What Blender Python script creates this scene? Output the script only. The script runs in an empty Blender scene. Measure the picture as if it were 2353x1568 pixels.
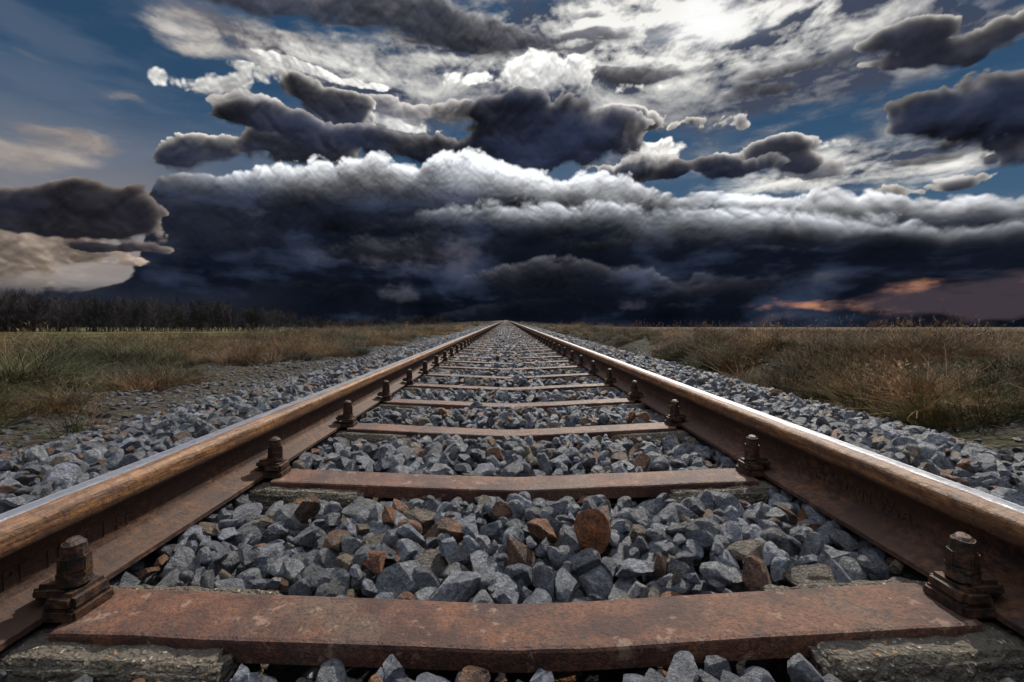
import bpy, bmesh, math, random
import numpy as np
from mathutils import Vector, Matrix, Euler, noise as mn
random.seed(4); rng=np.random.default_rng(7)
scene=bpy.context.scene
scene.view_settings.view_transform='Standard'
scene.view_settings.look='None'
scene.view_settings.exposure=0
F=1060.0; CX,CY=1176.5,784.0
PITCH=math.atan(32/F); YAW=math.atan(13.5/F)
CAMX,CAMZ=-0.024,0.44
S=0.016      # track gradient
TR_END=360.0
# ---------------------------------------------------------------- camera
cam=bpy.data.cameras.new('camera'); cam.sensor_width=36; cam.lens=F/2353*36
cam.clip_start=0.02; cam.clip_end=30000
co=bpy.data.objects.new('camera',cam); scene.collection.objects.link(co)
co.location=(CAMX,0,CAMZ); co.rotation_euler=(math.pi/2-PITCH,0,-YAW); scene.camera=co
RM=Euler((math.pi/2-PITCH,0,-YAW)).to_matrix()
def ae(px,py):
    d=RM@Vector(((px-CX)/F,-(py-CY)/F,-1)); d.normalize()
    return math.atan2(d.x,d.y), math.asin(d.z)
# ---------------------------------------------------------------- node DSL
class T:
    def __init__(s,nt): s.nt=nt
    def _set(s,n,i,v):
        if v is None: return
        if isinstance(v,bpy.types.NodeSocket): s.nt.links.new(v,n.inputs[i])
        else: n.inputs[i].default_value=v
    def m(s,op,a,b=None,c=None,clamp=False):
        n=s.nt.nodes.new('ShaderNodeMath'); n.operation=op; n.use_clamp=clamp
        for i,v in enumerate((a,b,c)): s._set(n,i,v)
        return n.outputs[0]
    def v(s,op,a,b=None,c=None):
        n=s.nt.nodes.new('ShaderNodeVectorMath'); n.operation=op
        for i,v in enumerate((a,b,c)):
            s._set(n,i,v)
        return n.outputs['Value'] if op in('DOT_PRODUCT','LENGTH') else n.outputs[0]
    def sep(s,v):
        n=s.nt.nodes.new('ShaderNodeSeparateXYZ'); s._set(n,0,v); return n.outputs
    def comb(s,x,y,z):
        n=s.nt.nodes.new('ShaderNodeCombineXYZ')
        for i,v in enumerate((x,y,z)): s._set(n,i,v)
        return n.outputs[0]
    def noise(s,vec,scale,detail=4,rough=0.55,dist=0.0,col=False):
        n=s.nt.nodes.new('ShaderNodeTexNoise'); s._set(n,'Vector',vec)
        n.inputs['Scale'].default_value=scale; n.inputs['Detail'].default_value=detail
        n.inputs['Roughness'].default_value=rough; n.inputs['Distortion'].default_value=dist
        return n.outputs[1] if col else n.outputs[0]
    def vor(s,vec,scale,detail=0,rough=0.5,feature='F1',out='Distance'):
        n=s.nt.nodes.new('ShaderNodeTexVoronoi'); n.feature=feature; s._set(n,'Vector',vec)
        n.inputs['Scale'].default_value=scale
        if 'Detail' in n.inputs: n.inputs['Detail'].default_value=detail; n.inputs['Roughness'].default_value=rough
        return n.outputs[out]
    def ss(s,x,lo,hi,a=0.0,b=1.0):
        n=s.nt.nodes.new('ShaderNodeMapRange'); n.interpolation_type='SMOOTHSTEP'
        s._set(n,0,x); n.inputs[1].default_value=lo; n.inputs[2].default_value=hi
        n.inputs[3].default_value=a; n.inputs[4].default_value=b
        return n.outputs[0]
    def mix(s,f,a,b,mode='MIX'):
        n=s.nt.nodes.new('ShaderNodeMix'); n.data_type='RGBA'; n.blend_type=mode
        s._set(n,0,f)
        for i,v in ((6,a),(7,b)):
            if isinstance(v,tuple) and len(v)==3: v=(*v,1)
            s._set(n,i,v)
        return n.outputs[2]
    def bump(s,h,strength,dist):
        n=s.nt.nodes.new('ShaderNodeBump'); n.inputs['Strength'].default_value=strength
        n.inputs['Distance'].default_value=dist; s._set(n,'Height',h); return n.outputs[0]
def newmat(name):
    m=bpy.data.materials.new(name); m.use_nodes=True; nt=m.node_tree
    b=nt.nodes['Principled BSDF']; t=T(nt); tc=nt.nodes.new('ShaderNodeTexCoord')
    return m,t,b,tc
def sstep(a,b,x):
    x=np.clip((x-a)/(b-a),0,1); return x*x*(3-2*x)
# ---------------------------------------------------------------- world: high broken overcast
SUN_EL,SUN_AZ=math.radians(43),math.radians(24)
w=bpy.data.worlds.new('World'); scene.world=w; w.use_nodes=True
nt=w.node_tree; t=T(nt); bg=nt.nodes['Background']
tc=nt.nodes.new('ShaderNodeTexCoord')
D=tc.outputs['Generated']; dz=t.sep(D)[2]
sk=nt.nodes.new('ShaderNodeTexSky'); sk.sky_type='NISHITA'; sk.sun_disc=False
sk.sun_elevation=SUN_EL; sk.sun_rotation=SUN_AZ
nz=t.noise(t.v('MULTIPLY',D,(1,1,1.5)),3.2,4,0.55)
cl=t.mix(t.ss(nz,0.35,0.65),(7.4,8.4,10.4),(15.5,16.4,17.8))
cl=t.mix(t.ss(dz,0.60,0.82),(4.0,4.2,4.7),cl)
col=t.mix(t.ss(nz,0.28,0.45,0.6,1.0),sk.outputs[0],cl)
nt.links.new(col,bg.inputs[0]); bg.inputs[1].default_value=0.1
sl=bpy.data.lights.new('sun','SUN'); sl.energy=4.3; sl.angle=math.radians(1.5); sl.color=(1.0,0.93,0.82)
so=bpy.data.objects.new('sun',sl); scene.collection.objects.link(so)
sd=Vector((math.sin(SUN_AZ)*math.cos(SUN_EL),math.cos(SUN_AZ)*math.cos(SUN_EL),math.sin(SUN_EL)))
so.rotation_euler=(-sd).to_track_quat('-Z','Y').to_euler(); so.location=(20,40,40)
# ---------------------------------------------------------------- sky dome with cloud field per vertex
ang=rng.random(65536)*2*np.pi; GXT=np.cos(ang).astype(np.float32); GYT=np.sin(ang).astype(np.float32)
JX=rng.random(65536).astype(np.float32); JY=rng.random(65536).astype(np.float32)
def hsh(a,b,per,seed):
    h=((a%per)*73856093 ^ (b+4096)*19349663 ^ seed*83492791); return (h^(h>>13))&65535
def perlin(X,Y,per,seed):
    xi=np.floor(X).astype(np.int64); yi=np.floor(Y).astype(np.int64); fx=(X-xi).astype(np.float32); fy=(Y-yi).astype(np.float32)
    u=fx*fx*fx*(fx*(fx*6-15)+10); v=fy*fy*fy*(fy*(fy*6-15)+10)
    def g(a,b,dx,dy):
        h=hsh(a,b,per,seed); return GXT[h]*dx+GYT[h]*dy
    return (g(xi,yi,fx,fy)*(1-u)+g(xi+1,yi,fx-1,fy)*u)*(1-v)+(g(xi,yi+1,fx,fy-1)*(1-u)+g(xi+1,yi+1,fx-1,fy-1)*u)*v
def fbm(a,e,n,oc,gain=.5,ys=1.0,seed=0,bil=False):
    s=0;am=1;tot=0
    for k in range(oc):
        N=n*2**k; p=perlin((a/(2*np.pi)+.5)*N,e/(2*np.pi)*N*ys+k*13.7,N,seed+k)
        s=s+am*(np.abs(p)*2 if bil else p*1.6); tot+=am; am*=gain
    return s/tot*(1.5 if not bil else 1.0)
def worley(a,e,n,ys,seed):
    X=(a/(2*np.pi)+.5)*n; Y=e/(2*np.pi)*n*ys
    xi=np.floor(X).astype(np.int64); yi=np.floor(Y).astype(np.int64); fx=(X-xi).astype(np.float32); fy=(Y-yi).astype(np.float32)
    best=np.full(X.shape,9.,np.float32)
    for i in (-1,0,1):
        for j in (-1,0,1):
            h=hsh(xi+i,yi+j,n,seed); d=(i+JX[h]-fx)**2+(j+JY[h]-fy)**2; np.minimum(best,d,out=best)
    return 1-np.sqrt(best)
st=.00142
fa_=np.arange(-1.0,1.0001,st); E1=np.arange(-.02,.645,st)
A1=np.concatenate([fa_,np.arange(1.02,2*np.pi-1.01,.02)])
Aw=np.where(A1>np.pi,A1-2*np.pi,A1)
AA,EE=np.meshgrid(Aw,E1)
AA=AA.astype(np.float32); EE=EE.astype(np.float32)
wa=fbm(AA,EE,22,5,.5,1.4,11)*.042; we=fbm(AA,EE,22,5,.5,1.4,31)*.024
WA,WE=AA+wa,EE+we
w2a=fbm(AA,EE,60,6,.6,1.2,211)*.016; w2e=fbm(AA,EE,60,6,.6,1.2,231)*.011
WB,WF=AA+wa*.6+w2a,EE+we*.6+w2e
n_big=fbm(WA,EE+we*.5,30,8,.52,1.5,51)
wor1=worley(WB,WF,58,1.35,301); wor2=worley(WB,WF,116,1.25,311); wor3=worley(WB,WF,232,1.2,321); wor4=worley(WB,WF,470,1.2,331)
wor=wor1*.44+wor2*.29+wor3*.17+wor4*.10
n_str=fbm(WA,EE+we*.6,18,9,.56,4.2,111)
n_det=fbm(WB,WF,90,6,.6,1.6,131)
n_str2=fbm(WA,EE+we*.4,26,8,.56,3.2,171)
n_str3=fbm(WA,EE+we*.5,44,7,.58,3.0,191)
cn=n_big*.50+(wor-.55)*1.75+n_det*.10
def relief(H,k,s):
    R=np.zeros_like(H); R[:-s]=H[:-s]-H[s:]
    g=np.roll(H,-s,1)-H
    return np.clip((R-g*np.clip(.41-AA,-.6,.6))*k,-1,1)
REL=relief(wor+.08*n_det,3.2,4)
RELs=relief(wor1*.55+wor2*.33+wor3*.08+.25*n_big,3.0,6)   # softer relief for bodies in shade
def blobs(lst,P=None,warp=1.0):
    a=AA+wa*warp; e=EE+we*warp; acc=np.zeros_like(AA)
    for (x,y,rx,ry,wt) in lst:
        c=ae(x,y); ra=abs(ae(x+rx,y)[0]-ae(x-rx,y)[0])/2; re=abs(ae(x,y+ry)[1]-ae(x,y-ry)[1])/2
        q=((a-c[0])/ra)**2+((e-c[1])/re)**2
        acc+=wt*np.exp(-q)
    return acc
def cum(lst,base,amp,ex=0,warp=1.0):
    B=blobs(lst,warp=warp); B=1.15*np.tanh(B/1.15)
    D=B+base+(amp*cn+ex)*sstep(.03,.32,B)
    dB=np.zeros_like(B); dB[:-12]=B[12:]-B[:-12]
    return D,sstep(-.03,.14,dB)
def curve(pts):
    cs=[ae(x,y) for x,y in pts]; return np.interp(AA+wa*.6,[c[0] for c in cs],[c[1] for c in cs])
C=lambda *c: np.array(c,dtype=np.float32)
def rgb(r,g,b):
    f=lambda v:(v/255/12.92) if v/255<=.04045 else ((v/255+.055)/1.055)**2.4
    return C(f(r),f(g),f(b))
def mixc(col,A,c): 
    A=A[...,None]; return col*(1-A)+c*A
nfront=len(fa_); jidx=np.arange(len(A1)).astype(float)
def light(M,decay,k):
    tau=np.zeros_like(M); acc=np.zeros(M.shape[1],dtype=np.float32)
    for i in range(M.shape[0]-1,-1,-1):
        sh_=np.clip((.41-A1)/(.85-E1[i]),-1.2,1.2)*.8; sh_[nfront-2:]=0
        acc=np.interp(jidx+sh_,jidx,acc)*decay+M[i]; tau[i]=acc
    return np.exp(-k*tau)
def layer(col,Db,softT,softB,lit,drk,glow,decay=.9,k=.3,mm=.3,amb=.6,alpha=1.0,rel=.16,mid=None,soft_rel=True):
    D,bot=Db; RR=RELs if soft_rel else REL
    A=sstep(0,1,D/(softT+(softB-softT)*bot))*alpha; M=np.clip(D/mm,0,1)
    L=light(M,decay,k)*glow*(1+.3*np.clip(n_det,-1,1))*np.clip(1+.8*REL,.1,2)
    L=L+np.clip(RR,0,1)*glow*rel*np.exp(-1.0*np.clip(D,0,3))
    inner=np.clip(.62+amb*(n_big*.7+n_det*.15+n_str2*.3+RR*.45),0.08,2.4)
    c=drk*inner[...,None]+lit*np.clip(L,0,1.15)[...,None]
    if mid is not None: c=c+mid*(np.clip(n_str2*.9+.12+.25*RR,0,1)*.9)[...,None]
    return mixc(col,A,c)
# base
up=sstep(0.05,.50,EE)
col=np.zeros(AA.shape+(3,),np.float32)+rgb(72,102,130)
col=mixc(col,up,rgb(42,74,106))
left=sstep(-.30,-.72,AA)
col=mixc(col,left*sstep(.40,.10,EE)*.95,rgb(146,136,132))
col=mixc(col,left*sstep(.30,.50,EE)*.5,rgb(44,68,94))
col=mixc(col,sstep(-.2,.6,n_str+.2)*.35,rgb(108,120,138))
# wisps
notl=1-sstep(-.35,-.62,AA)
W=blobs([(1500,60,700,190,.75),(720,150,330,70,.75),(1050,150,420,110,.60),(2100,60,380,120,.70),(1750,190,520,70,.75),(2000,380,420,70,.80),(1900,290,220,50,.30),
   (430,110,90,20,.45),(300,205,110,16,.5),(30,100,80,30,.5),(150,285,180,20,.45),(60,330,220,40,.55),(200,320,120,16,.45),(60,400,200,40,.3),(120,590,330,110,1.0),(1250,330,700,60,.35)])-.45+.24*notl+n_str*.66+n_str2*.30+n_str3*.22
glow=blobs([(1600,20,420,150,1.0),(1200,120,360,80,.40),(700,150,260,60,.55),(1850,60,260,100,.4),(2000,400,360,80,.50),(2250,30,150,60,.1),(1700,420,300,40,.4)],warp=.4)+.20
sh=np.clip(.40+.75*n_str2+.35*n_det+.8*n_str3+.35*REL,0,1.4)
cw=mixc(np.zeros_like(col)+rgb(66,72,90),np.clip(sh*glow*1.5,0,1),rgb(252,250,243))
cw=mixc(cw,left*.55,rgb(172,156,144))
col=mixc(col,sstep(0,.55,W)*.93,cw)
sunp=blobs([(1610,26,100,50,.9),(1560,70,260,36,.5)],warp=1.5)
col=mixc(col,np.clip(sunp*1.0*(.65+.9*n_str2+.3*n_str3),0,1),rgb(255,255,255))
# soft grey-dark sheets
ex=n_str*.75+n_str3*.35
G=cum([(760,10,340,55,1.0),(930,60,240,55,.9),(1080,105,160,34,.8),(560,-10,200,35,.6),(1560,90,130,12,.55),(1420,95,170,16,.6),(1300,60,140,14,.5),(1820,150,200,22,.8),(1500,170,220,20,.7),(1720,215,280,22,.7),(2220,180,220,28,.8),(1980,265,160,16,.55),(1700,290,160,12,.5),(1280,140,200,16,.5),(2050,20,160,20,.5),(2260,10,160,24,.7),(2150,340,200,20,.5)],-.40,.15,ex)
col=layer(col,G,.30,.45,rgb(186,184,184),rgb(44,48,64),.75+0*AA,decay=.93,k=.24,amb=.6,alpha=.93,mid=rgb(40,44,58))
# bright puffs
BR=cum([(1200,195,175,36,1.0),(1190,160,70,30,.75),(1545,345,105,38,1.15),(480,195,110,32,.95),(590,195,70,20,.6),(800,172,140,18,.7),(650,140,150,14,.7),(1350,345,80,16,.8),(1010,180,70,18,.5),(2040,370,130,30,.6),(925,292,100,24,.8),(1250,300,60,20,.2),(1480,190,120,16,.6),(1130,300,90,18,.5),(1900,330,90,18,.6),(560,165,120,14,.6)],-.42,.75)
gl=.82+blobs([(1200,170,220,70,.45),(1545,345,160,70,.45),(1100,180,120,50,.2)])
col=layer(col,BR,.16,.40,rgb(246,244,237),rgb(84,88,102),gl,decay=.95,k=.050,amb=.6,rel=.35,soft_rel=False)
# grey middling cumulus
D0=cum([(560,250,160,40,.8),(960,250,130,30,1.0),(1050,262,70,24,.8),(850,330,120,40,.8),(1800,350,100,30,.8),(1900,390,120,24,.7),(2120,400,160,24,.8),(1650,300,100,22,.7),(1420,250,120,20,.6),(700,200,90,24,.6),(2250,190,200,30,.6),(1480,380,160,24,.7)],-.42,.85)
col=layer(col,D0,.07,.40,rgb(206,200,192),rgb(60,66,84),.95+0*AA,decay=.90,k=.22,mm=.35,amb=.8,rel=.3,mid=rgb(40,48,64))
# dark cumulus, back row
D1=cum([(770,300,85,64,1.1),(715,225,62,38,1.05),(800,235,50,30,.7),(1440,262,75,26,.9),(1500,295,80,22,.9),(1590,290,50,16,.5),(1760,350,80,30,1.0),(1850,378,50,20,.7),(480,355,80,32,1.1),(405,370,44,28,.9),(650,358,200,38,1.0),
   (2090,72,110,26,1.0),(2260,88,160,34,1.1),(2090,115,140,16,.6),(2240,400,150,18,.6),(2080,410,100,18,.8)],-.42,.80)
gl=.70+blobs([(1450,280,200,80,.6),(880,260,140,60,.5),(480,330,120,40,.25),(1780,340,120,50,.3)])
col=layer(col,D1,.05,.30,rgb(226,220,210),rgb(28,33,51),gl,decay=.85,k=.60,mm=.28,amb=.7,rel=.07,mid=rgb(30,36,52))
# dark cumulus, front row
D2=cum([(1230,285,170,52,1.1),(1330,330,180,50,1.1),(1130,250,80,24,.6),(570,275,130,34,1.15),(640,290,80,24,.6),(900,340,220,34,.95),(1540,402,210,24,.9),(1650,392,90,16,.6),(2180,230,170,44,1.1),(2300,250,160,76,1.2),(2350,340,130,50,.9),(2080,222,80,20,.5),(1080,352,180,30,.7)],-.42,.72,n_str*.15)
gl=.42+blobs([(1480,300,120,60,.6),(620,290,150,50,.25)])
col=layer(col,D2,.07,.34,rgb(205,200,196),rgb(25,31,50),gl,decay=.87,k=.52,mm=.33,amb=.8,rel=.08,mid=rgb(32,42,64))
# storm bank: stacked ridges, each lit along its crest
def bank(col,edge,amp,lit,drk,glow,decay,k,soft=.008,amb=.6,alpha=1.0,mm=.02,rel=.8,mid=rgb(46,55,74)):
    h=curve(edge)-(EE+we*.3); D=h+amp*cn
    A=sstep(0,soft,D)*alpha; M=np.clip(D/mm,0,1)
    L=light(M,decay,k)*glow
    L=L*np.clip(.85+.35*n_det+.6*n_big,.1,1.8)*np.clip(1+rel*REL,.15,2.2)
    inner=np.clip(.5+amb*(n_str2*.6+n_det*.1+n_big*.4),0.08,2.4)
    c=drk*inner[...,None]+lit*np.clip(L,0,1.1)[...,None]+mid*(np.clip(n_str2*1.1+n_big*.5-.05+.12*RELs,0,1)*.9)[...,None]
    return mixc(col,A,c)
e0=[(-400,672),(60,668),(200,655),(270,630),(320,585),(345,510),(360,450),(385,415),(440,396),(600,388),(760,374),(860,356),(960,376),(1005,352),(1085,338),(1150,374),(1220,398),(1330,392),(1480,414),(1600,446),(1700,448),(1830,447),(1930,420),(2050,426),(2150,446),(2353,448),(2800,420)]
g0=.06+blobs([(620,395,260,40,.95),(860,372,200,40,1.5),(1080,370,120,60,1.7),(1280,400,160,40,1.4),(1500,430,220,36,1.1),(2080,430,260,50,1.7),(2300,450,150,50,.6),(1750,450,140,30,1.0)],warp=.3)
col=bank(col,e0,.028,rgb(243,245,248),rgb(25,34,55),g0,.955,.092)
e1=[(-400,800),(340,800),(420,560),(700,540),(1000,475),(1150,455),(1350,455),(1500,466),(1700,480),(1900,478),(2100,484),(2353,508),(2800,500)]
g1=.01+blobs([(1350,470,260,36,1.1),(1750,490,260,36,1.5),(2080,490,240,40,1.7),(2300,520,160,30,.5),(1180,485,120,24,.7)],warp=.3)
col=bank(col,e1,.036,rgb(236,240,246),rgb(21,30,49),g1,.95,.100,soft=.020,alpha=.93)
# cream clouds low on the left, then the dark row above them
D4=cum([(120,550,200,30,1.1),(40,600,220,32,1.0),(200,590,120,28,.9),(20,645,120,24,.7),(140,630,120,20,.5)],-.42,.80,n_str*.30)
col=layer(col,D4,.10,.40,rgb(186,166,148),rgb(50,50,60),.90+0*AA,decay=.86,k=.16,amb=.8,rel=.4,soft_rel=False)
D3=cum([(150,455,120,40,1.2),(215,425,60,28,.9),(300,445,60,28,.9),(20,480,100,42,1.1),(100,498,250,26,1.0),(320,490,90,34,.9),(85,440,50,20,.5),(230,560,110,16,.7),(330,560,60,30,.5)],-.42,.75)
col=layer(col,D3,.05,.25,rgb(170,156,146),rgb(22,25,38),.60+0*AA,decay=.83,k=.55,mm=.28,amb=.7,rel=.07,mid=rgb(24,28,42))
e2=[(-400,820),(300,820),(420,600),(800,540),(1150,520),(1600,520),(2000,515),(2353,535),(2800,540)]
g2=.03+blobs([(880,560,160,50,.24),(1480,530,200,30,.18),(1750,530,200,30,.15)],warp=.4)
col=bank(col,e2,.036,rgb(150,150,158),rgb(19,27,44),g2,.95,.09,soft=.03,alpha=.85)
e3=[(-400,840),(330,800),(600,640),(1050,660),(1120,620),(1220,585),(1310,580),(1400,610),(1500,620),(1560,650),(1700,640),(1900,620),(2353,640)]
g3=.03+blobs([(1180,600,120,50,.50),(1330,580,120,40,.38),(1470,600,120,40,.36),(1600,630,90,40,.32)],warp=.3)
col=bank(col,e3,.022,rgb(140,138,146),rgb(17,26,42),g3,.92,.15,soft=.010,alpha=.75)
e4=[(-400,840),(330,820),(900,740),(1100,690),(1500,680),(1600,625),(1700,640),(1900,690),(2353,760)]
g4=.02+blobs([(1600,640,100,40,.26),(1000,700,160,40,.18)],warp=.3)
col=bank(col,e4,.022,rgb(130,130,140),rgb(15,23,38),g4,.92,.15,soft=.010,alpha=.6,mid=rgb(34,44,60))
B5=blobs([(910,690,90,36,.8),(860,600,130,40,.6),(1060,590,80,40,.5),(1500,700,130,24,.6),(1250,700,90,18,.4),(560,500,200,30,.35),(1180,500,220,24,.4),(1750,730,120,14,.5),(1850,580,300,22,.35),(1350,560,120,20,.4),(1950,640,200,20,.4)])
D5=(B5-.40+n_str2*.6+n_big*.4+n_det*.25+(wor-.55)*.8)
col=mixc(col,sstep(0,.8,D5)*sstep(.05,.4,B5)*.60*(EE>-.01),rgb(90,88,98))
# ember-lit gap low on the right
EB=blobs([(2300,690,300,42,1.2),(2100,715,260,20,.8),(1850,700,220,16,.65),(2350,640,150,20,.5),(1800,735,150,10,.4)])
em=sstep(-.05,.8,EB-.45+n_str*.9+n_str3*.7)*sstep(.05,.35,EB)
emc=mixc(np.zeros_like(col)+rgb(66,58,66),sstep(-.2,.65,n_str2+.6*n_str3+.2*n_det)*.95,rgb(192,134,104))
col=mixc(col,em*.92,emc)
# haze at the left foot
col=mixc(col,sstep(-.35,-.6,AA)*sstep(.085,.045,EE)*.80,rgb(34,39,52))
col=mixc(col,sstep(.02,.0,EE)*.35*(1-sstep(.5,.8,AA)),rgb(24,28,42))
top=sstep(.60,.645,EE); col=mixc(col,top*.8,C(.40,.42,.47))
RD=9000.0; nr,ncl=AA.shape
cosE=np.cos(EE); V_=np.stack([RD*np.sin(AA)*cosE,RD*np.cos(AA)*cosE,RD*np.sin(EE)],-1)
me=bpy.data.meshes.new('sky'); me.vertices.add(nr*ncl); me.vertices.foreach_set('co',V_.astype(np.float32).ravel())
ii=np.arange(nr-1)[:,None]*ncl; jj=np.arange(ncl)[None,:]; j2=(jj+1)%ncl
q=np.stack([ii+jj,ii+j2,ii+ncl+j2,ii+ncl+jj],-1).reshape(-1,4).astype(np.int32)
me.loops.add(q.size); me.loops.foreach_set('vertex_index',q.ravel())
me.polygons.add(len(q)); me.polygons.foreach_set('loop_start',np.arange(0,q.size,4,dtype=np.int32)); me.polygons.foreach_set('loop_total',np.full(len(q),4,dtype=np.int32))
me.update(calc_edges=True); me.polygons.foreach_set('use_smooth',[True]*len(q))
at=me.color_attributes.new('cloud','FLOAT_COLOR','POINT'); at.data.foreach_set('color',np.concatenate([np.clip(col,0,2),np.ones((nr,ncl,1))],-1).astype(np.float32).ravel())
so_=bpy.data.objects.new('sky',me); scene.collection.objects.link(so_)
ms=bpy.data.materials.new('cloudy_sky'); ms.use_nodes=True; n_=ms.node_tree; n_.nodes.clear()
o_=n_.nodes.new('ShaderNodeOutputMaterial'); em_=n_.nodes.new('ShaderNodeEmission'); at_=n_.nodes.new('ShaderNodeAttribute'); at_.attribute_name='cloud'
n_.links.new(at_.outputs['Color'],em_.inputs[0]); n_.links.new(em_.outputs[0],o_.inputs[0]); ms.cycles.emission_sampling='NONE'
me.materials.append(ms)
# ---------------------------------------------------------------- helpers
def obj(name,verts,faces,mat=None,parent=None,smooth=False):
    me=bpy.data.meshes.new(name); me.from_pydata([tuple(v) for v in verts],[],faces); me.update()
    o=bpy.data.objects.new(name,me); scene.collection.objects.link(o)
    if mat: me.materials.append(mat)
    if parent: o.parent=parent
    if smooth: me.polygons.foreach_set('use_smooth',[True]*len(me.polygons))
    return o
def sharp(me,ang):
    bm=bmesh.new(); bm.from_mesh(me)
    for f in bm.faces: f.smooth=True
    for e in bm.edges:
        if len(e.link_faces)==2: e.smooth=e.calc_face_angle(0)<ang
    bm.to_mesh(me); bm.free()
def scatter(name,P,R,SC,IDX,COL,coll):
    me=bpy.data.meshes.new(name); n=len(P); me.vertices.add(n)
    me.vertices.foreach_set('co',np.asarray(P,dtype=np.float32).ravel())
    for nm,ty,dat,key in (('rot','FLOAT_VECTOR',R,'vector'),('scl','FLOAT_VECTOR',SC,'vector'),('col','FLOAT_VECTOR',COL,'vector')):
        at=me.attributes.new(nm,ty,'POINT'); at.data.foreach_set(key,np.asarray(dat,dtype=np.float32).ravel())
    at=me.attributes.new('idx','INT','POINT'); at.data.foreach_set('value',np.asarray(IDX,dtype=np.int32))
    o=bpy.data.objects.new(name,me); scene.collection.objects.link(o)
    g=bpy.data.node_groups.new(name+'_nodes','GeometryNodeTree')
    g.interface.new_socket('Geometry',in_out='INPUT',socket_type='NodeSocketGeometry')
    g.interface.new_socket('Geometry',in_out='OUTPUT',socket_type='NodeSocketGeometry')
    N=g.nodes; L=g.links
    gi=N.new('NodeGroupInput'); go=N.new('NodeGroupOutput'); ip=N.new('GeometryNodeInstanceOnPoints')
    ci=N.new('GeometryNodeCollectionInfo'); ci.inputs['Collection'].default_value=coll
    ci.inputs['Separate Children'].default_value=True; ci.inputs['Reset Children'].default_value=True
    def na(nm,ty):
        a=N.new('GeometryNodeInputNamedAttribute'); a.data_type=ty; a.inputs[0].default_value=nm; return a.outputs[0]
    L.new(gi.outputs[0],ip.inputs['Points']); L.new(ci.outputs[0],ip.inputs['Instance'])
    ip.inputs['Pick Instance'].default_value=True
    L.new(na('idx','INT'),ip.inputs['Instance Index'])
    er=N.new('FunctionNodeEulerToRotation'); L.new(na('rot','FLOAT_VECTOR'),er.inputs[0]); L.new(er.outputs[0],ip.inputs['Rotation'])
    L.new(na('scl','FLOAT_VECTOR'),ip.inputs['Scale']); L.new(ip.outputs[0],go.inputs[0])
    md=o.modifiers.new('instances','NODES'); md.node_group=g
    return o
def variant(coll,name,verts,faces,mat,smooth=False):
    me=bpy.data.meshes.new(name); me.from_pydata([tuple(v) for v in verts],[],faces); me.materials.append(mat)
    if smooth: sharp(me,math.radians(smooth))
    o=bpy.data.objects.new(name,me); coll.objects.link(o); return o
def icol(t):
    n=t.nt.nodes.new('ShaderNodeAttribute'); n.attribute_type='INSTANCER'; n.attribute_name='col'; return n.outputs['Color']
# ---------------------------------------------------------------- materials
m_rail,t,b,tc=newmat('rail_steel')
P=tc.outputs['Object']; sx,sy,sz=t.sep(P)
ax=t.m('SUBTRACT',t.m('ABSOLUTE',sx),0.7505)   # + is field side
z0=t.m('SUBTRACT',sz,t.m('MULTIPLY',sy,S))
st_=t.v('MULTIPLY',P,(1,0.10,1)); nA=t.noise(st_,70,7,0.65); nB=t.noise(P,60,7,0.72); nC=t.noise(P,6,4,0.6); nD=t.noise(P,18,6,0.7)
top=t.m('MULTIPLY',t.ss(z0,0.1500,0.1530),t.ss(t.m('ADD',ax,t.m('MULTIPLY',t.m('SUBTRACT',nA,0.5),0.018)),-0.013,-0.004))
headm=t.ss(z0,0.110,0.128)
rust=t.mix(t.ss(nB,0.38,0.66),(0.030,0.012,0.007),(0.165,0.068,0.027))
rust=t.mix(t.ss(nC,0.35,0.7),rust,(0.055,0.024,0.013))
rust=t.mix(t.m('MULTIPLY',t.ss(nD,0.52,0.66),0.6),rust,(0.022,0.011,0.008))
headc=t.mix(t.ss(nA,0.38,0.66),(0.115,0.046,0.018),(0.34,0.160,0.054))
headc=t.mix(t.m('MULTIPLY',t.ss(nB,0.48,0.60),0.65),headc,(0.060,0.025,0.013))
headc=t.mix(t.m('MULTIPLY',t.ss(nD,0.50,0.66),0.55),headc,(0.075,0.032,0.017))
c=t.mix(headm,rust,headc)
c=t.mix(top,c,(0.70,0.71,0.75))
t.nt.links.new(c,b.inputs['Base Color'])
t.nt.links.new(t.m('MULTIPLY',top,0.9),b.inputs['Metallic'])
r=t.m('MULTIPLY_ADD',headm,-0.22,0.70); r=t.m('MULTIPLY_ADD',top,-0.16,r); r=t.m('ADD',r,t.m('MULTIPLY',t.m('SUBTRACT',nB,0.5),0.35))
t.nt.links.new(r,b.inputs['Roughness'])
t.nt.links.new(t.bump(t.m('MULTIPLY',t.m('ADD',nB,nA),t.m('SUBTRACT',1.0,t.m('MULTIPLY',top,0.92))),0.85,0.0045),b.inputs['Normal'])

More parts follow.
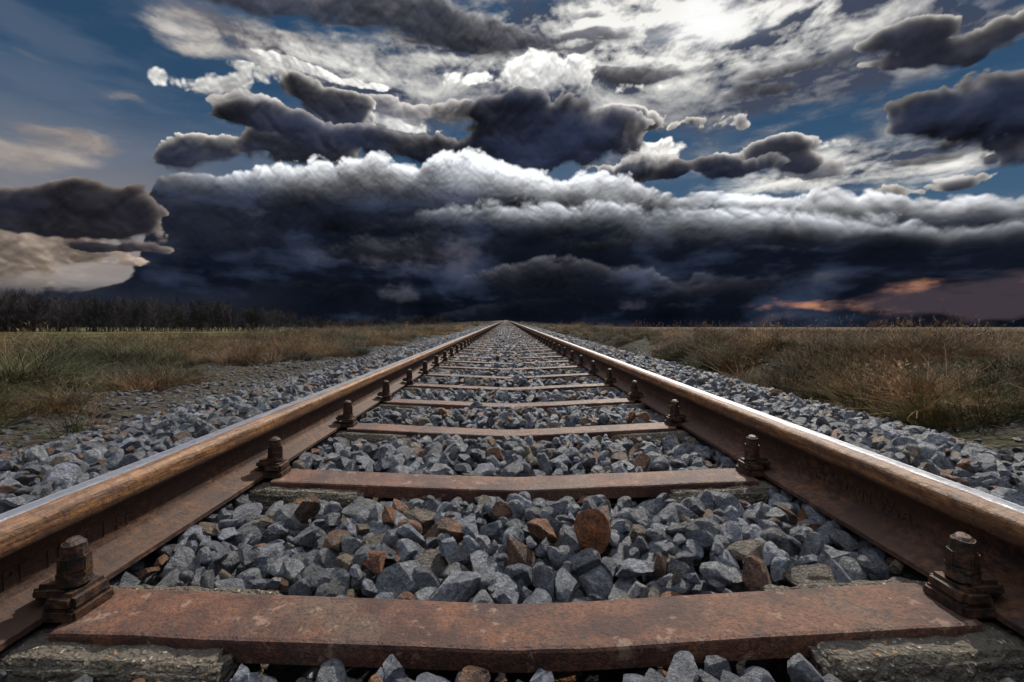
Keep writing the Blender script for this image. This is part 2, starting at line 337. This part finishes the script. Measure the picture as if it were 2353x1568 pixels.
m_bar,t,b,tc=newmat('rusted_tie_bar'); P=tc.outputs['Object']
n1_=t.noise(P,7,6,0.65); n2_=t.noise(P,170,5,0.75); n3_=t.noise(P,30,8,0.72); n4_=t.noise(t.v('ADD',P,(5,5,5)),3.2,5,0.6)
c=t.mix(t.ss(n1_,0.40,0.60),(0.070,0.023,0.014),(0.19,0.072,0.033))
c=t.mix(t.m('MULTIPLY',t.ss(n4_,0.50,0.60),0.6),c,(0.15,0.095,0.062))
c=t.mix(t.m('MULTIPLY',t.ss(n2_,0.46,0.60),0.75),c,(0.028,0.014,0.011))
c=t.mix(t.m('MULTIPLY',t.ss(n3_,0.55,0.62),0.7),c,(0.040,0.020,0.016))
c=t.mix(t.m('MULTIPLY',t.ss(n3_,0.42,0.37),0.6),c,(0.34,0.22,0.15))
t.nt.links.new(c,b.inputs['Base Color']); t.nt.links.new(t.m('MULTIPLY_ADD',n3_,0.5,0.22),b.inputs['Roughness'])
t.nt.links.new(t.bump(t.m('ADD',n2_,t.m('MULTIPLY',n3_,1.8)),1.0,0.0035),b.inputs['Normal'])

m_fast,t,b,tc=newmat('fastener_iron'); P=tc.outputs['Object']
n2_=t.noise(P,60,7,0.7)
c=t.mix(t.ss(n2_,0.38,0.66),(0.016,0.010,0.008),(0.11,0.048,0.021))
t.nt.links.new(c,b.inputs['Base Color']); b.inputs['Roughness'].default_value=0.5; b.inputs['Metallic'].default_value=0.2
t.nt.links.new(t.bump(n2_,0.9,0.005),b.inputs['Normal'])

m_conc,t,b,tc=newmat('weathered_concrete'); P=tc.outputs['Object']
v_=t.vor(P,95,1,0.6); n1_=t.noise(P,10,6,0.6); n2_=t.noise(P,120,5,0.7)
vc=t.sep(t.vor(P,95,0,0.6,out='Color'))
ag=t.mix(vc[0],(0.20,0.155,0.11),(0.62,0.53,0.40)); ag=t.mix(t.ss(vc[1],0.8,0.85),ag,(0.42,0.20,0.07))
c=t.mix(t.ss(v_,0.34,0.62),ag,(0.12,0.10,0.075))
c=t.mix(t.m('MULTIPLY',t.ss(n1_,0.54,0.68),0.6),c,(0.075,0.068,0.038))
t.nt.links.new(c,b.inputs['Base Color']); b.inputs['Roughness'].default_value=0.9
t.nt.links.new(t.bump(t.m('ADD',t.m('MULTIPLY',v_,-1.2),n2_),1.0,0.008),b.inputs['Normal'])

m_stone,t,b,tc=newmat('ballast_stone'); P=tc.outputs['Object']; ic=icol(t)
oi=t.nt.nodes.new('ShaderNodeObjectInfo')
Q=t.v('ADD',P,t.comb(t.m('MULTIPLY',oi.outputs['Random'],37.0),0.0,0.0))
n1_=t.noise(Q,1.6,5,0.65); n2_=t.noise(Q,6,6,0.78); n3_=t.noise(t.v('MULTIPLY',Q,(1,4,1)),2.2,4,0.6,0.8)
c=t.mix(1.0,ic,t.mix(t.ss(n1_,0.32,0.66),(0.52,0.53,0.57),(1.50,1.49,1.47)),'MULTIPLY')
c=t.mix(t.m('MULTIPLY',t.ss(n2_,0.50,0.60),0.65),c,t.mix(1.0,c,(0.22,0.23,0.28),'MULTIPLY'))
c=t.mix(t.m('MULTIPLY',t.ss(n2_,0.44,0.36),0.5),c,t.mix(1.0,c,(1.8,1.8,1.8),'MULTIPLY'))
vein=t.ss(t.m('ABSOLUTE',t.m('SUBTRACT',n3_,0.5)),0.022,0.0)
c=t.mix(t.m('MULTIPLY',vein,0.5),c,(0.64,0.64,0.65))
t.nt.links.new(c,b.inputs['Base Color']); b.inputs['Roughness'].default_value=0.48
t.nt.links.new(t.bump(t.m('ADD',n2_,n1_),1.0,0.13),b.inputs['Normal'])

m_grass,t,b,tc=newmat('grass_blades'); P=tc.outputs['Object']; ic=icol(t)
n1_=t.noise(P,11,1,0.5)
c=t.mix(1.0,ic,t.mix(t.ss(n1_,0.3,0.7),(0.32,0.34,0.34),(1.6,1.5,1.4)),'MULTIPLY')
t.nt.links.new(c,b.inputs['Base Color']); b.inputs['Roughness'].default_value=0.75
m_twig,t,b,tc=newmat('twig_bark'); ic=icol(t)
t.nt.links.new(ic,b.inputs['Base Color']); b.inputs['Roughness'].default_value=0.9

# ---------------------------------------------------------------- rails
track=bpy.data.objects.new('railway_track',None); scene.collection.objects.link(track)
half=[(0.0625,0.0),(0.0625,0.009),(0.060,0.0115),(0.024,0.0205),(0.013,0.026),(0.0085,0.034),(0.0072,0.045),(0.0072,0.086),(0.0095,0.095),(0.016,0.1),(0.0315,0.105),(0.0345,0.1085),
      (0.0352,0.118),(0.0352,0.134),(0.0340,0.139),(0.0305,0.1435),(0.0245,0.1465),(0.014,0.1484),(0.0,0.149)]
prof=[(x,z) for x,z in half]+[(-x,z) for x,z in reversed(half[:-1])]
ys=[-3,0,1,2,4,8,16,32,64,128,200,TR_END]
for sgn,nm in ((-1,'rail_left'),(1,'rail_right')):
    vs=[];fs=[];n=len(prof)
    for y in ys:
        for x,z in prof: vs.append((sgn*0.7505+x,y,z+0.005+S*y))
    for k in range(len(ys)-1):
        for i in range(n):
            j=(i+1)%n; fs.append((k*n+i,(k+1)*n+i,(k+1)*n+j,k*n+j))
    fs.append(tuple(range(n-1,-1,-1))); fs.append(tuple((len(ys)-1)*n+i for i in range(n)))
    o=obj(nm,vs,fs,m_rail,track)
    bm=bmesh.new(); bm.from_mesh(o.data); bmesh.ops.recalc_face_normals(bm,faces=bm.faces); bm.to_mesh(o.data); bm.free()
    sharp(o.data,math.radians(38))
def railtext(txt,size,mat4,name):
    cu=bpy.data.curves.new(name,'FONT'); cu.body=txt; cu.size=size; cu.extrude=0.0010; cu.space_character=1.25; cu.offset=0.0002
    o=bpy.data.objects.new(name,cu); scene.collection.objects.link(o)
    dg=bpy.context.evaluated_depsgraph_get(); me=bpy.data.meshes.new_from_object(o.evaluated_get(dg))
    bpy.data.objects.remove(o); me.materials.clear(); me.materials.append(m_rail)
    me.transform(mat4)
    o=bpy.data.objects.new(name,me); scene.collection.objects.link(o); o.parent=track
xr=0.7505-0.0076
railtext('GRAZ DON W.A.',0.036,Matrix(((0,0,-1,xr),(-1,0,0,1.17),(-S,1,0,0.054+S*1.17),(0,0,0,1))),'rolled_mark_right')
railtext('PE 1021 I St',0.036,Matrix(((0,0,1,-xr),(1,0,0,0.655),(S,1,0,0.054+S*.655),(0,0,0,1))),'rolled_mark_left')
# ---------------------------------------------------------------- sleepers
NS=int((TR_END-1)/0.6); Y0=0.69
sec=[(-.055,-.034),(-.056,-.006),(-.0545,-.002),(-.050,0.0),(.050,0.0),(.0545,-.002),(.056,-.006),(.055,-.034)]
xs=[-.658,-.55,-.45,-.35,-.25,-.15,-.08,-.03,0,.03,.08,.15,.25,.35,.45,.55,.658]
vs=[];fs=[]
for k in range(-2,NS):
    yc=Y0+0.6*k; jit=random.uniform(-.006,.006); tw=random.uniform(-.010,.010); bd=random.uniform(.026,.034); zc=random.uniform(-.001,.002)
    o0=len(vs); m=len(sec)
    for x in xs:
        u=math.sqrt((x/.648)**2+0.004)
        z=0.006-bd*max(0,1-u)+zc+random.uniform(-.0008,.0008); dyy=random.uniform(-.0012,.0012)
        for (yy,zz) in sec: vs.append((x,yc+jit+tw*x+yy+dyy+random.uniform(-.0006,.0006),z+zz+S*yc))
    for i in range(len(xs)-1):
        for j in range(m-1): a=o0+i*m+j; fs.append((a,a+m,a+m+1,a+1))
    fs.append(tuple(o0+j for j in range(m))); fs.append(tuple(o0+(len(xs)-1)*m+j for j in range(m-1,-1,-1)))
bars=obj('sleeper_tie_bars',vs,fs,m_bar,track)
bm=bmesh.new(); bm.from_mesh(bars.data); bmesh.ops.recalc_face_normals(bm,faces=bm.faces); bm.to_mesh(bars.data); bm.free()
sharp(bars.data,math.radians(20))
def block(near,seed):
    bm=bmesh.new()
    zt,zb=0.0,-0.16
    pts=[(.395,-.125,zb),(1.10,-.125,zb),(1.10,.125,zb),(.395,.125,zb),(.41,-.096,zt),(1.09,-.096,zt),(1.09,.096,zt),(.41,.096,zt)]
    v=[bm.verts.new(p) for p in pts]
    for f in ((3,2,1,0),(4,5,6,7),(0,1,5,4),(1,2,6,5),(2,3,7,6),(3,0,4,7)): bm.faces.new([v[i] for i in f])
    bmesh.ops.bevel(bm,geom=list(bm.edges),offset=0.009,segments=2,affect='EDGES')
    bmesh.ops.subdivide_edges(bm,edges=[e for e in bm.edges if e.calc_length()>.05],cuts=48 if near>1 else 8 if near else 2,use_grid_fill=True)
    bm.normal_update()
    if near:
        for q in bm.verts:
            d=mn.noise(q.co*22+Vector((seed*3.1,0,0)))*.007+mn.noise(q.co*70+Vector((0,seed*2.,0)))*.006+mn.noise(q.co*150)*.003
            inner=q.co.z>zt-.004 and abs(q.co.y)<.084
            q.co+=q.normal*(d if not inner else min(d,0.001))
    for q in bm.verts:   # top follows the fall of the tie bar
        q.co.z+= (-.0075-.034*max(0,1-q.co.x/.648))*max(0,1+q.co.z/.16)
    bm.normal_update(); V_=[tuple(q.co) for q in bm.verts]
    for i,q in enumerate(bm.verts): q.index=i
    F_=[[q.index for q in f.verts] for f in bm.faces]; bm.free(); return V_,F_
cache={0:block(0,0),1:block(1,1)}
vs=[];fs=[]
for k in range(-1,NS):
    yc=Y0+0.6*k
    for sg in (-1,1):
        V_,F_= block(2,k*2+sg) if k in(0,1) else cache[1] if k<12 else cache[0]
        o0=len(vs)
        vs+=[(sg*p[0],p[1]+yc,p[2]+S*yc) for p in V_]
        fs+=[[o0+i for i in (f if sg>0 else f[::-1])] for f in F_]
blk=obj('sleeper_concrete_blocks',vs,fs,m_conc,track,smooth=True)
def fastener():
    bm=bmesh.new()
    def box(x0,x1,y0,y1,z0,z1,bev=.004,tap=0.0):
        r_=bmesh.ops.create_cube(bm,size=1); vv=r_['verts']
        for q in vv:
            top_=q.co.z>0
            q.co=Vector(((x0+x1)/2+q.co.x*(x1-x0)*(1-tap*top_),(y0+y1)/2+q.co.y*(y1-y0)*(1-tap*top_),z0 if not top_ else z1))
        es=list({e for q in vv for e in q.link_edges}); bmesh.ops.bevel(bm,geom=es,offset=bev,segments=2,affect='EDGES')
    def cyl(x,y,z0,z1,r0,r1,n,rot=0.0,bev=0):
        r_=bmesh.ops.create_cone(bm,cap_ends=True,segments=n,radius1=r0,radius2=r1,depth=z1-z0,matrix=Matrix.Translation((x,y,(z0+z1)/2))@Matrix.Rotation(rot,4,'Z'))
        if bev:
            es=list({e for q in r_['verts'] for e in q.link_edges}); bmesh.ops.bevel(bm,geom=es,offset=bev,segments=2,affect='EDGES')
    box(-.020,.030,-.036,.036,0.000,.020,.004,.03)
    box(-.018,.028,-.034,.034,.017,.040,.006,.06)
    box(-.046,.014,-.027,.027,.028,.048,.006,.12)
    cyl(0,0,.044,.052,.0215,.020,20)
    cyl(0,0,.051,.060,.0210,.0215,6,.3,.001)
    cyl(0,0,.059,.083,.0210,.0200,6,.3,.002)
    cyl(0,0,.081,.100,.0165,.0155,14)
    cyl(0,0,.099,.105,.0155,.010,14)
    for i,q in enumerate(bm.verts): q.index=i
    for q in bm.verts: q.co+=Vector((mn.noise(q.co*60),mn.noise(q.co*60+Vector((9,0,0))),mn.noise(q.co*60+Vector((0,9,0)))))*.0026
    V_=[tuple(q.co) for q in bm.verts]; F_=[[q.index for q in f.verts] for f in bm.faces]; bm.free(); return V_,F_
FV,FF=fastener(); vs=[];fs=[]
for k in range(-1,300):
    yc=Y0+0.6*k
    for side in (-1,1):
        for inn in (1,-1):
            if inn<0 and k>60: continue
            X=side*(0.7505-inn*0.078); s_=-side*inn; an=random.uniform(-.05,.05); o0=len(vs)
            dy_=random.uniform(-.006,.006); zz=random.uniform(0,.004)
            for p in FV:
                vs.append((X+s_*(p[0]*math.cos(an)-p[1]*math.sin(an)),yc+dy_+p[1]*math.cos(an)+p[0]*math.sin(an),p[2]+.003+S*yc+(zz if p[2]>.05 else 0)))
            fs+=[[o0+i for i in (f if s_>0 else f[::-1])] for f in FF]
fa=obj('rail_fasteners',vs,fs,m_fast,track)
# ---------------------------------------------------------------- terrain
def vnoise(x,y,sc,seed=0):
    x=np.asarray(x,float)/sc+seed*17.3; y=np.asarray(y,float)/sc+seed*5.1
    xi=np.floor(x).astype(np.int64); yi=np.floor(y).astype(np.int64); fx=x-xi; fy=y-yi
    fx=fx*fx*(3-2*fx); fy=fy*fy*(3-2*fy)
    def h(a,b_):
        v=np.sin(a*127.1+b_*311.7+seed*74.7)*43758.5453; return v-np.floor(v)
    return (h(xi,yi)*(1-fx)+h(xi+1,yi)*fx)*(1-fy)+(h(xi,yi+1)*(1-fx)+h(xi+1,yi+1)*fx)*fy
LX=[-60,-8,-5,-3.6,-2.9,-2.35,-1.7,-1.2,0,1.2,1.7,2.3,2.75,3.3,4.0,6,60]
LZ=[-.20,-.14,-.10,-.16,-.22,-.24,-.15,-.10,-.115,-.10,-.15,-.25,-.34,-.12,.05,-.03,-.12]
def ground(x,y):
    x=np.asarray(x,float); y=np.asarray(y,float)
    z=np.interp(x,LX,LZ)
    yy=np.clip(y,-50,TR_END)
    fl=np.where(x<0,1-sstep(4,26,-x),1-sstep(2.4,8,x))
    z=z+S*yy*fl*(1-sstep(TR_END,TR_END+300,y))
    off=sstep(2.1,3.2,np.abs(x))*(1-sstep(60,200,np.abs(y)+np.abs(x)))
    z=z+off*((vnoise(x,y,1.3,1)-.5)*.14+(vnoise(x,y,.45,2)-.5)*.07+(vnoise(x,y,.16,3)-.5)*.02)
    return z
gx=np.unique(np.concatenate([np.arange(-9,9.01,.11),np.geomspace(9,8800,66),-np.geomspace(9,8800,66)]))
gy=np.unique(np.concatenate([np.arange(-2,14,.11),np.geomspace(14,8800,120),-np.geomspace(2,8800,22)]))
GX,GY=np.meshgrid(gx,gy); GZ=ground(GX,GY)
nx,ny=len(gx),len(gy)
me=bpy.data.meshes.new('ground'); me.vertices.add(nx*ny)
me.vertices.foreach_set('co',np.stack([GX,GY,GZ],-1).astype(np.float32).ravel())
ii=(np.arange(ny-1)[:,None]*nx+np.arange(nx-1)[None,:]).ravel()
q=np.stack([ii,ii+1,ii+1+nx,ii+nx],-1).astype(np.int32)
me.loops.add(q.size); me.loops.foreach_set('vertex_index',q.ravel())
me.polygons.add(len(q)); me.polygons.foreach_set('loop_start',np.arange(0,q.size,4,dtype=np.int32)); me.polygons.foreach_set('loop_total',np.full(len(q),4,dtype=np.int32))
me.update(calc_edges=True); me.polygons.foreach_set('use_smooth',[True]*len(q))
go_=bpy.data.objects.new('ground',me); scene.collection.objects.link(go_)
m_gr,t,b,tc=newmat('ground_soil_and_field'); P=tc.outputs['Object']; sx,sy,sz=t.sep(P)
n1_=t.noise(P,1.3,5,0.6); n2_=t.noise(P,14,6,0.7); n3_=t.noise(P,0.12,4,0.6)
vb=t.vor(P,17,1,0.5); vcol=t.sep(t.vor(P,17,0,0.5,out='Color'))
stone=t.mix(t.ss(vb,0.12,0.62),(0.34,0.35,0.38),(0.02,0.02,0.023))
stone=t.mix(t.ss(vcol[0],0.85,0.9),stone,(0.16,0.08,0.045))
soil=t.mix(t.ss(n2_,0.3,0.7),(0.024,0.019,0.014),(0.085,0.072,0.056))
vs_=t.vor(P,34,1,0.5); soil=t.mix(t.m('MULTIPLY',t.ss(vs_,0.34,0.18),t.ss(n1_,0.36,0.50)),soil,(0.28,0.28,0.29))
soil=t.mix(t.m('MULTIPLY',t.ss(n1_,0.52,0.62),0.6),soil,(0.045,0.045,0.014))
fL=t.mix(t.ss(n1_,0.3,0.7),(0.095,0.085,0.030),(0.165,0.135,0.055)); fL=t.mix(t.ss(n3_,0.4,0.65),fL,(0.09,0.085,0.032))
fR=t.mix(t.ss(n1_,0.3,0.7),(0.06,0.040,0.020),(0.12,0.078,0.040)); fR=t.mix(t.ss(n3_,0.45,0.65),fR,(0.08,0.058,0.028))
field=t.mix(t.ss(sx,-1,1),fL,fR)
axx=t.m('ADD',t.m('ABSOLUTE',sx),t.m('MULTIPLY',t.m('SUBTRACT',n2_,0.5),0.6))
verge=t.m('ADD',t.m('ABSOLUTE',sx),t.m('MULTIPLY',t.m('SUBTRACT',n1_,0.5),4.0))
c=t.mix(t.ss(axx,2.1,2.5),stone,soil); c=t.mix(t.ss(verge,7.0,10.5),c,field)
t.nt.links.new(c,b.inputs['Base Color']); b.inputs['Roughness'].default_value=0.95; b.inputs['Specular IOR Level'].default_value=0.15
t.nt.links.new(t.bump(t.m('ADD',t.m('MULTIPLY',vb,-1.0),n2_),0.8,0.05),b.inputs['Normal'])
me.materials.append(m_gr)
# ---------------------------------------------------------------- ballast
rocks=bpy.data.collections.new('ballast_stone_shapes')
NR=24
for k in range(NR):
    bm=bmesh.new(); bmesh.ops.create_icosphere(bm,subdivisions=4,radius=1.0)
    pl=[]
    for i in range(random.randint(7,12)):
        n=Vector((random.gauss(0,1),random.gauss(0,1),random.gauss(0,1))).normalized(); pl.append((n,random.uniform(.42,.80)))
    sc=Vector((random.uniform(1.0,1.5),random.uniform(.8,1.05),random.uniform(.60,.88)))
    for q in bm.verts:
        p=q.co.copy()
        for _ in range(3):
            for n,d in pl:
                e_=p.dot(n)-d
                if e_>0: p-=n*e_
        p+=q.co*(mn.noise(q.co*2.1+Vector((k*7,0,0)))*.05+mn.noise(q.co*5+Vector((k*7,3,0)))*.02+mn.noise(q.co*13+Vector((k*7,3,0)))*.010)
        q.co=Vector((p.x*sc.x,p.y*sc.y,p.z*sc.z))
    V_=[tuple(q.co) for q in bm.verts]; 
    for i,q in enumerate(bm.verts): q.index=i
    F_=[[q.index for q in f.verts] for f in bm.faces]; bm.free()
    variant(rocks,'stone_%02d'%k,V_,F_,m_stone,smooth=24)
cell=.01; X0,X1,YA,YB=-2.75,2.75,.30,34.0
HX=np.arange(X0,X1,cell); HH=np.repeat(np.interp(HX,LX,LZ)[:,None]-0.03,int((YB-YA)/cell),1)
def target(x,y):
    a=abs(x)
    if a<.68:
        ph=abs(((y-Y0+.3)%.6)-.3)
        tz=-.036+.022*min(1,max(0,(ph-.06)/.14))
        tz+=-.010*max(0,1-a/.4) if ph<.13 else 0
        if a>.6: tz-=.006
        return tz
    if a<.83: return -.012
    if a<1.3: return -.02+.040*min(1,(a-.83)/.25)
    if a<1.6: return .020-.03*(a-1.3)/.3
    return -.010-.20*(a-1.6)/.75
pos=[];rot=[];scl=[];idx=[];colr=[]
def addst(x,y,z,r,c=None,flat=True):
    pos.append((x,y,z+S*y)); 
    rot.append((random.gauss(0,.7),random.gauss(0,.7),random.uniform(0,6.283)))
    scl.append((r,r,r)); idx.append(random.randrange(NR))
    if c is None:
        u=random.random(); br_=random.uniform(.45,1.35)
        if u<.085: c=(.34*br_,.145*br_,.058*br_)
        elif u<.16: c=(.34*br_,.25*br_,.165*br_)
        else:
            w_=random.random(); c=((.345+.06*w_)*br_,(.368+.04*w_)*br_,(.435-.02*w_)*br_)
    colr.append(c)
def stamp(x,y,z,r):
    i0=int((x-X0)/cell); j0=int((y-YA)/cell); rw=max(1,int(r/cell+.5))
    a0,a1,b0,b1=max(0,i0-rw),i0+rw+1,max(0,j0-rw),j0+rw+1
    W=HH[a0:a1,b0:b1]; 
    xx=(np.arange(a0,a0+W.shape[0])-i0)[:,None]*cell; yy=(np.arange(b0,b0+W.shape[1])-j0)[None,:]*cell
    d2=xx*xx+yy*yy; dome=np.where(d2<r*r,z+np.sqrt(np.maximum(r*r-d2,0))*.72,-9); np.maximum(W,dome,out=W)
addst(.148,.915,.014,.047,(.66,.22,.060)); rot[-1]=(.2,1.2,1.6); stamp(.148,.915,-.002,.045)
for (x_,y_,r_,c_) in ((-.50,1.08,.036,(.20,.085,.04)),(-.36,.92,.034,(.34,.17,.075)),(.06,.97,.032,(.42,.17,.07)),(-.27,.86,.026,(.42,.15,.06)),(.42,.80,.030,(.30,.14,.07)),(.63,1.05,.026,(.18,.075,.035))):
    addst(x_,y_,-.012,r_,c_); stamp(x_,y_,-.014,r_)
def run(n,ya,yb,rmin,rmax):
    U=rng.random((n,4))
    for u in U:
        y=ya+(yb-ya)*u[0]; x=-2.5+5.0*u[1]
        r=rmin+(rmax-rmin)*u[2]**1.6; a=abs(x)
        if y<.62 and r>.034: continue
        if a>2.3 and u[3]<(a-2.3)/.25: continue
        ph=abs(((y-Y0+.3)%.6)-.3)
        if a<.655 and ph<.058+r*.62: continue
        if a<.83 and a>.40-r*.5 and ph<.095+r*.5: continue
        i0=int((x-X0)/cell); j0=int((y-YA)/cell); rw=max(1,int(r*.7/cell))
        W=HH[max(0,i0-rw):i0+rw+1,max(0,j0-rw):j0+rw+1]
        if W.size==0: continue
        rest=.55*W.mean()+.45*W.max()
        z=rest+r*.42
        if .672-r*.8<a<.829+r*.8:
            if z+r*.85>.004: continue
        elif z+r*.6>target(x,y)+(u[3]-.3)*.034: continue
        addst(x,y,z,r*1.05); stamp(x,y,z,r)
run(30000,.42,2.6,.024,.050)
run(16000,.42,2.6,.012,.028)
run(60000,2.6,10,.024,.046)
run(12000,2.6,10,.013,.026)
run(80000,10,33,.026,.046)
for _ in range(5200):
    sd_=random.choice((-1,-1,1)); a=2.3+abs(random.gauss(0,.6)); y=16*random.random()**.8+.8
    x=sd_*a; r=random.uniform(.006,.028); pos.append((x,y,float(ground(x,y))+r*.2)); rot.append((random.gauss(0,.4),random.gauss(0,.4),random.uniform(0,6.28))); scl.append((r,r,r)); idx.append(random.randrange(NR)); g_=random.uniform(.16,.38); colr.append((g_,g_,g_*1.06))
print('stones',len(pos))
scatter('ballast_gravel',pos,rot,scl,idx,colr,rocks)
# ---------------------------------------------------------------- grass
gc=bpy.data.collections.new('grass_tuft_shapes')
def blade(vs,fs,p,h,w_,az,lean,curl,seg=3):
    o0=len(vs); d=Vector((math.cos(az),math.sin(az),0))
    ra=random.uniform(0,3.14); sdv=Vector((math.cos(ra),math.sin(ra),0))
    for i in range(seg+1):
        u=i/seg; c_=Vector(p)+d*(lean*u+curl*u*u)*h+Vector((0,0,h*(u-.28*curl*u*u)))
        ww=w_*(1-u*.85)
        vs.append(c_-sdv*ww/2); vs.append(c_+sdv*ww/2)
    for i in range(seg): a=o0+2*i; fs.append((a,a+1,a+3,a+2))
NG=0
def tuft(kind):
    global NG
    vs=[];fs=[]
    if kind=='low':
        for _ in range(100):
            r=.10*math.sqrt(random.random()); a=random.uniform(0,6.28)
            blade(vs,fs,(r*math.cos(a),r*math.sin(a),-.01),random.uniform(.05,.13),.0045,a+random.gauss(0,.6),random.uniform(.1,.5),random.uniform(.2,.9))
    elif kind=='dry':
        for _ in range(110):
            r=.09*math.sqrt(random.random()); a=random.uniform(0,6.28)
            blade(vs,fs,(r*math.cos(a),r*math.sin(a),-.01),random.uniform(.10,.30),.0035,a+random.gauss(0,.8),random.uniform(.1,.8),random.uniform(.3,1.6),4)
    else:
        for _ in range(16):
            r=.08*math.sqrt(random.random()); a=random.uniform(0,6.28); h=random.uniform(.22,.46); p=(r*math.cos(a),r*math.sin(a),-.01); l=random.uniform(0,.22); az=random.uniform(0,6.28)
            blade(vs,fs,p,h,.003,az,l,.12,4)
            tip=Vector(p)+Vector((math.cos(az),math.sin(az),0))*(l+.12)*h+Vector((0,0,h*.96))
            for _ in range(9):
                q_=tip-Vector((0,0,random.uniform(0,.06)))
                blade(vs,fs,q_,random.uniform(.012,.03),.004,random.uniform(0,6.28),random.uniform(.3,.9),.3,1)
    variant(gc,'tuft_%02d_%s'%(NG,kind),vs,fs,m_grass); NG+=1
for _ in range(4): tuft('low')
for _ in range(4): tuft('dry')
for _ in range(3): tuft('stalk')
gp=[];gr=[];gs=[];gi=[];gcol=[]
def gadd(x,y,kind,s,c):
    big=(.40+1.0*float(vnoise(x,y,.7,12))*float(.5+vnoise(x,y,3.0,13)))*.85
    gp.append((x,y,float(ground(x,y)))); gr.append((random.gauss(0,.2),random.gauss(0,.2),random.uniform(0,6.28))); gs.append((s,s,s*random.uniform(.65,1.15)))
    gi.append({'low':0,'dry':4,'stalk':8}[kind]+random.randrange({'low':4,'dry':4,'stalk':3}[kind])); k=random.uniform(.5,1.4)*big; gcol.append(tuple(v*k for v in c))
GREEN=(.062,.072,.018);OLIVE=(.115,.098,.032);STRAW=(.35,.225,.105);BROWN=(.18,.090,.037);YEL=(.25,.20,.075)
def seed(n,xa,xb,ya,yb,side,pw=1.0):
    for _ in range(n):
        y=ya+(yb-ya)*random.random()**pw; a=xa+(xb-xa)*random.random(); x=side*a
        if abs(x-CAMX)>1.25*y+.6: continue
        pn=float(vnoise(x,y,1.1,5)); pe=float(vnoise(x,y,.5,6)); pg=float(vnoise(x,y,1.1,8)); ph_=float(vnoise(x,y,.6,9))
        if side<0:
            lo=2.45+.7*pn+(.4*(1-abs(y-6)/3) if abs(y-6)<3 else 0)
            if a<lo: continue
            if a<9 and pe<(.38 if a<5 else .28): continue
            if a>9: gadd(x,y,'low',random.uniform(.5,.9),YEL if random.random()<.75 else OLIVE)
            elif pg>.56: gadd(x,y,'low' if random.random()<.65 else 'dry',random.uniform(.6,1.3)*(.5+1.0*ph_),GREEN if random.random()<.6 else OLIVE)
            else:
                r_=random.random(); gadd(x,y,'dry' if r_<.58 else 'low' if r_<.84 else 'stalk',random.uniform(.4,1.0)*(.40+1.15*ph_),random.choice((STRAW,BROWN,OLIVE,STRAW,BROWN)))
        else:
            if a<2.6+.5*pn: continue
            if a<6 and pe<(.42 if a<3.5 else .25): continue
            r_=random.random()
            if pg>.64 and r_<.6: gadd(x,y,'low',random.uniform(.9,1.6)*(.6+.8*ph_),GREEN)
            elif a<3.8 and r_<.5: gadd(x,y,'low',random.uniform(.8,1.5),random.choice((GREEN,OLIVE)))
            else: gadd(x,y,'dry' if r_<.86 else 'stalk',random.uniform(.5,1.1)*(.40+1.1*ph_)*(1 if a<6 else .9),random.choice((STRAW,BROWN,STRAW,BROWN,OLIVE)))
seed(9500,2.4,9,1.2,9,-1); seed(8500,2.4,10,8,30,-1); seed(9000,9,50,8,45,-1,.8)
seed(11000,2.5,8,1.2,9,1); seed(13000,2.5,16,7,30,1); seed(9000,8,50,15,60,1)
seed(5000,2.9,16,30,120,-1); seed(5000,2.9,14,30,120,1)
print('tufts',len(gp))
scatter('grass',gp,gr,gs,gi,gcol,gc)
# ---------------------------------------------------------------- distant bare trees
tcn=bpy.data.collections.new('bare_tree_shapes')
def branch(vs,fs,p,d,L,r,depth):
    q=p+d*L; o0=len(vs); u=d.orthogonal().normalized(); v=d.cross(u)
    for c_,rr in ((p,r),(q,r*.6)):
        for k in range(3): a=k*2.094; vs.append(c_+(u*math.cos(a)+v*math.sin(a))*rr)
    for k in range(3): a=o0+k; b_=o0+(k+1)%3; fs.append((a,b_,b_+3,a+3))
    if depth==0: return
    nb=random.choice((2,2,3)) 
    for i in range(nb+1):
        f_=random.uniform(.35,1.0) if i<nb else 1.0
        nd=(d+Vector((random.gauss(0,.42),random.gauss(0,.42),random.gauss(.12,.25)))).normalized()
        branch(vs,fs,p+d*L*f_,nd,L*random.uniform(.55,.85),max(r*.5,.009),depth-1)
for k in range(7):
    vs=[];fs=[]
    for s_ in range(random.choice((1,2,3,4))):
        branch(vs,fs,Vector((random.gauss(0,.5),random.gauss(0,.4),-.1)),Vector((random.gauss(0,.15),random.gauss(0,.15),1)).normalized(),random.uniform(.9,1.7),.05,5)
    zm=max(v.z for v in vs); vs=[v/zm for v in vs]
    variant(tcn,'tree_%02d'%k,vs,fs,m_twig)
tp=[];tr=[];ts=[];ti=[];tcl=[]
for i in range(620):
    u=random.random()**1.15; px=-200+ (1240)*u
    dist=random.uniform(58,78); x=(px-1163)/1060*dist; y=dist
    if x>-7: continue
    hpx=np.interp(px,[-200,0,200,420,560,680,780,1040],[100,96,84,76,64,40,26,18])*(random.uniform(.5,1.08) if i%3 else random.uniform(.2,.5))
    h=hpx/1060*dist+.3
    tp.append((x,y,float(ground(x,y))-.05)); tr.append((0,0,random.uniform(0,6.28))); wd=h*(.8 if i%3 else 1.6); ts.append((wd,wd,h)); ti.append(random.randrange(7)); g_=random.uniform(.5,1.5); tcl.append((.034*g_,.028*g_,.028*g_))
scatter('bare_tree_row',tp,tr,ts,ti,tcl,tcn)
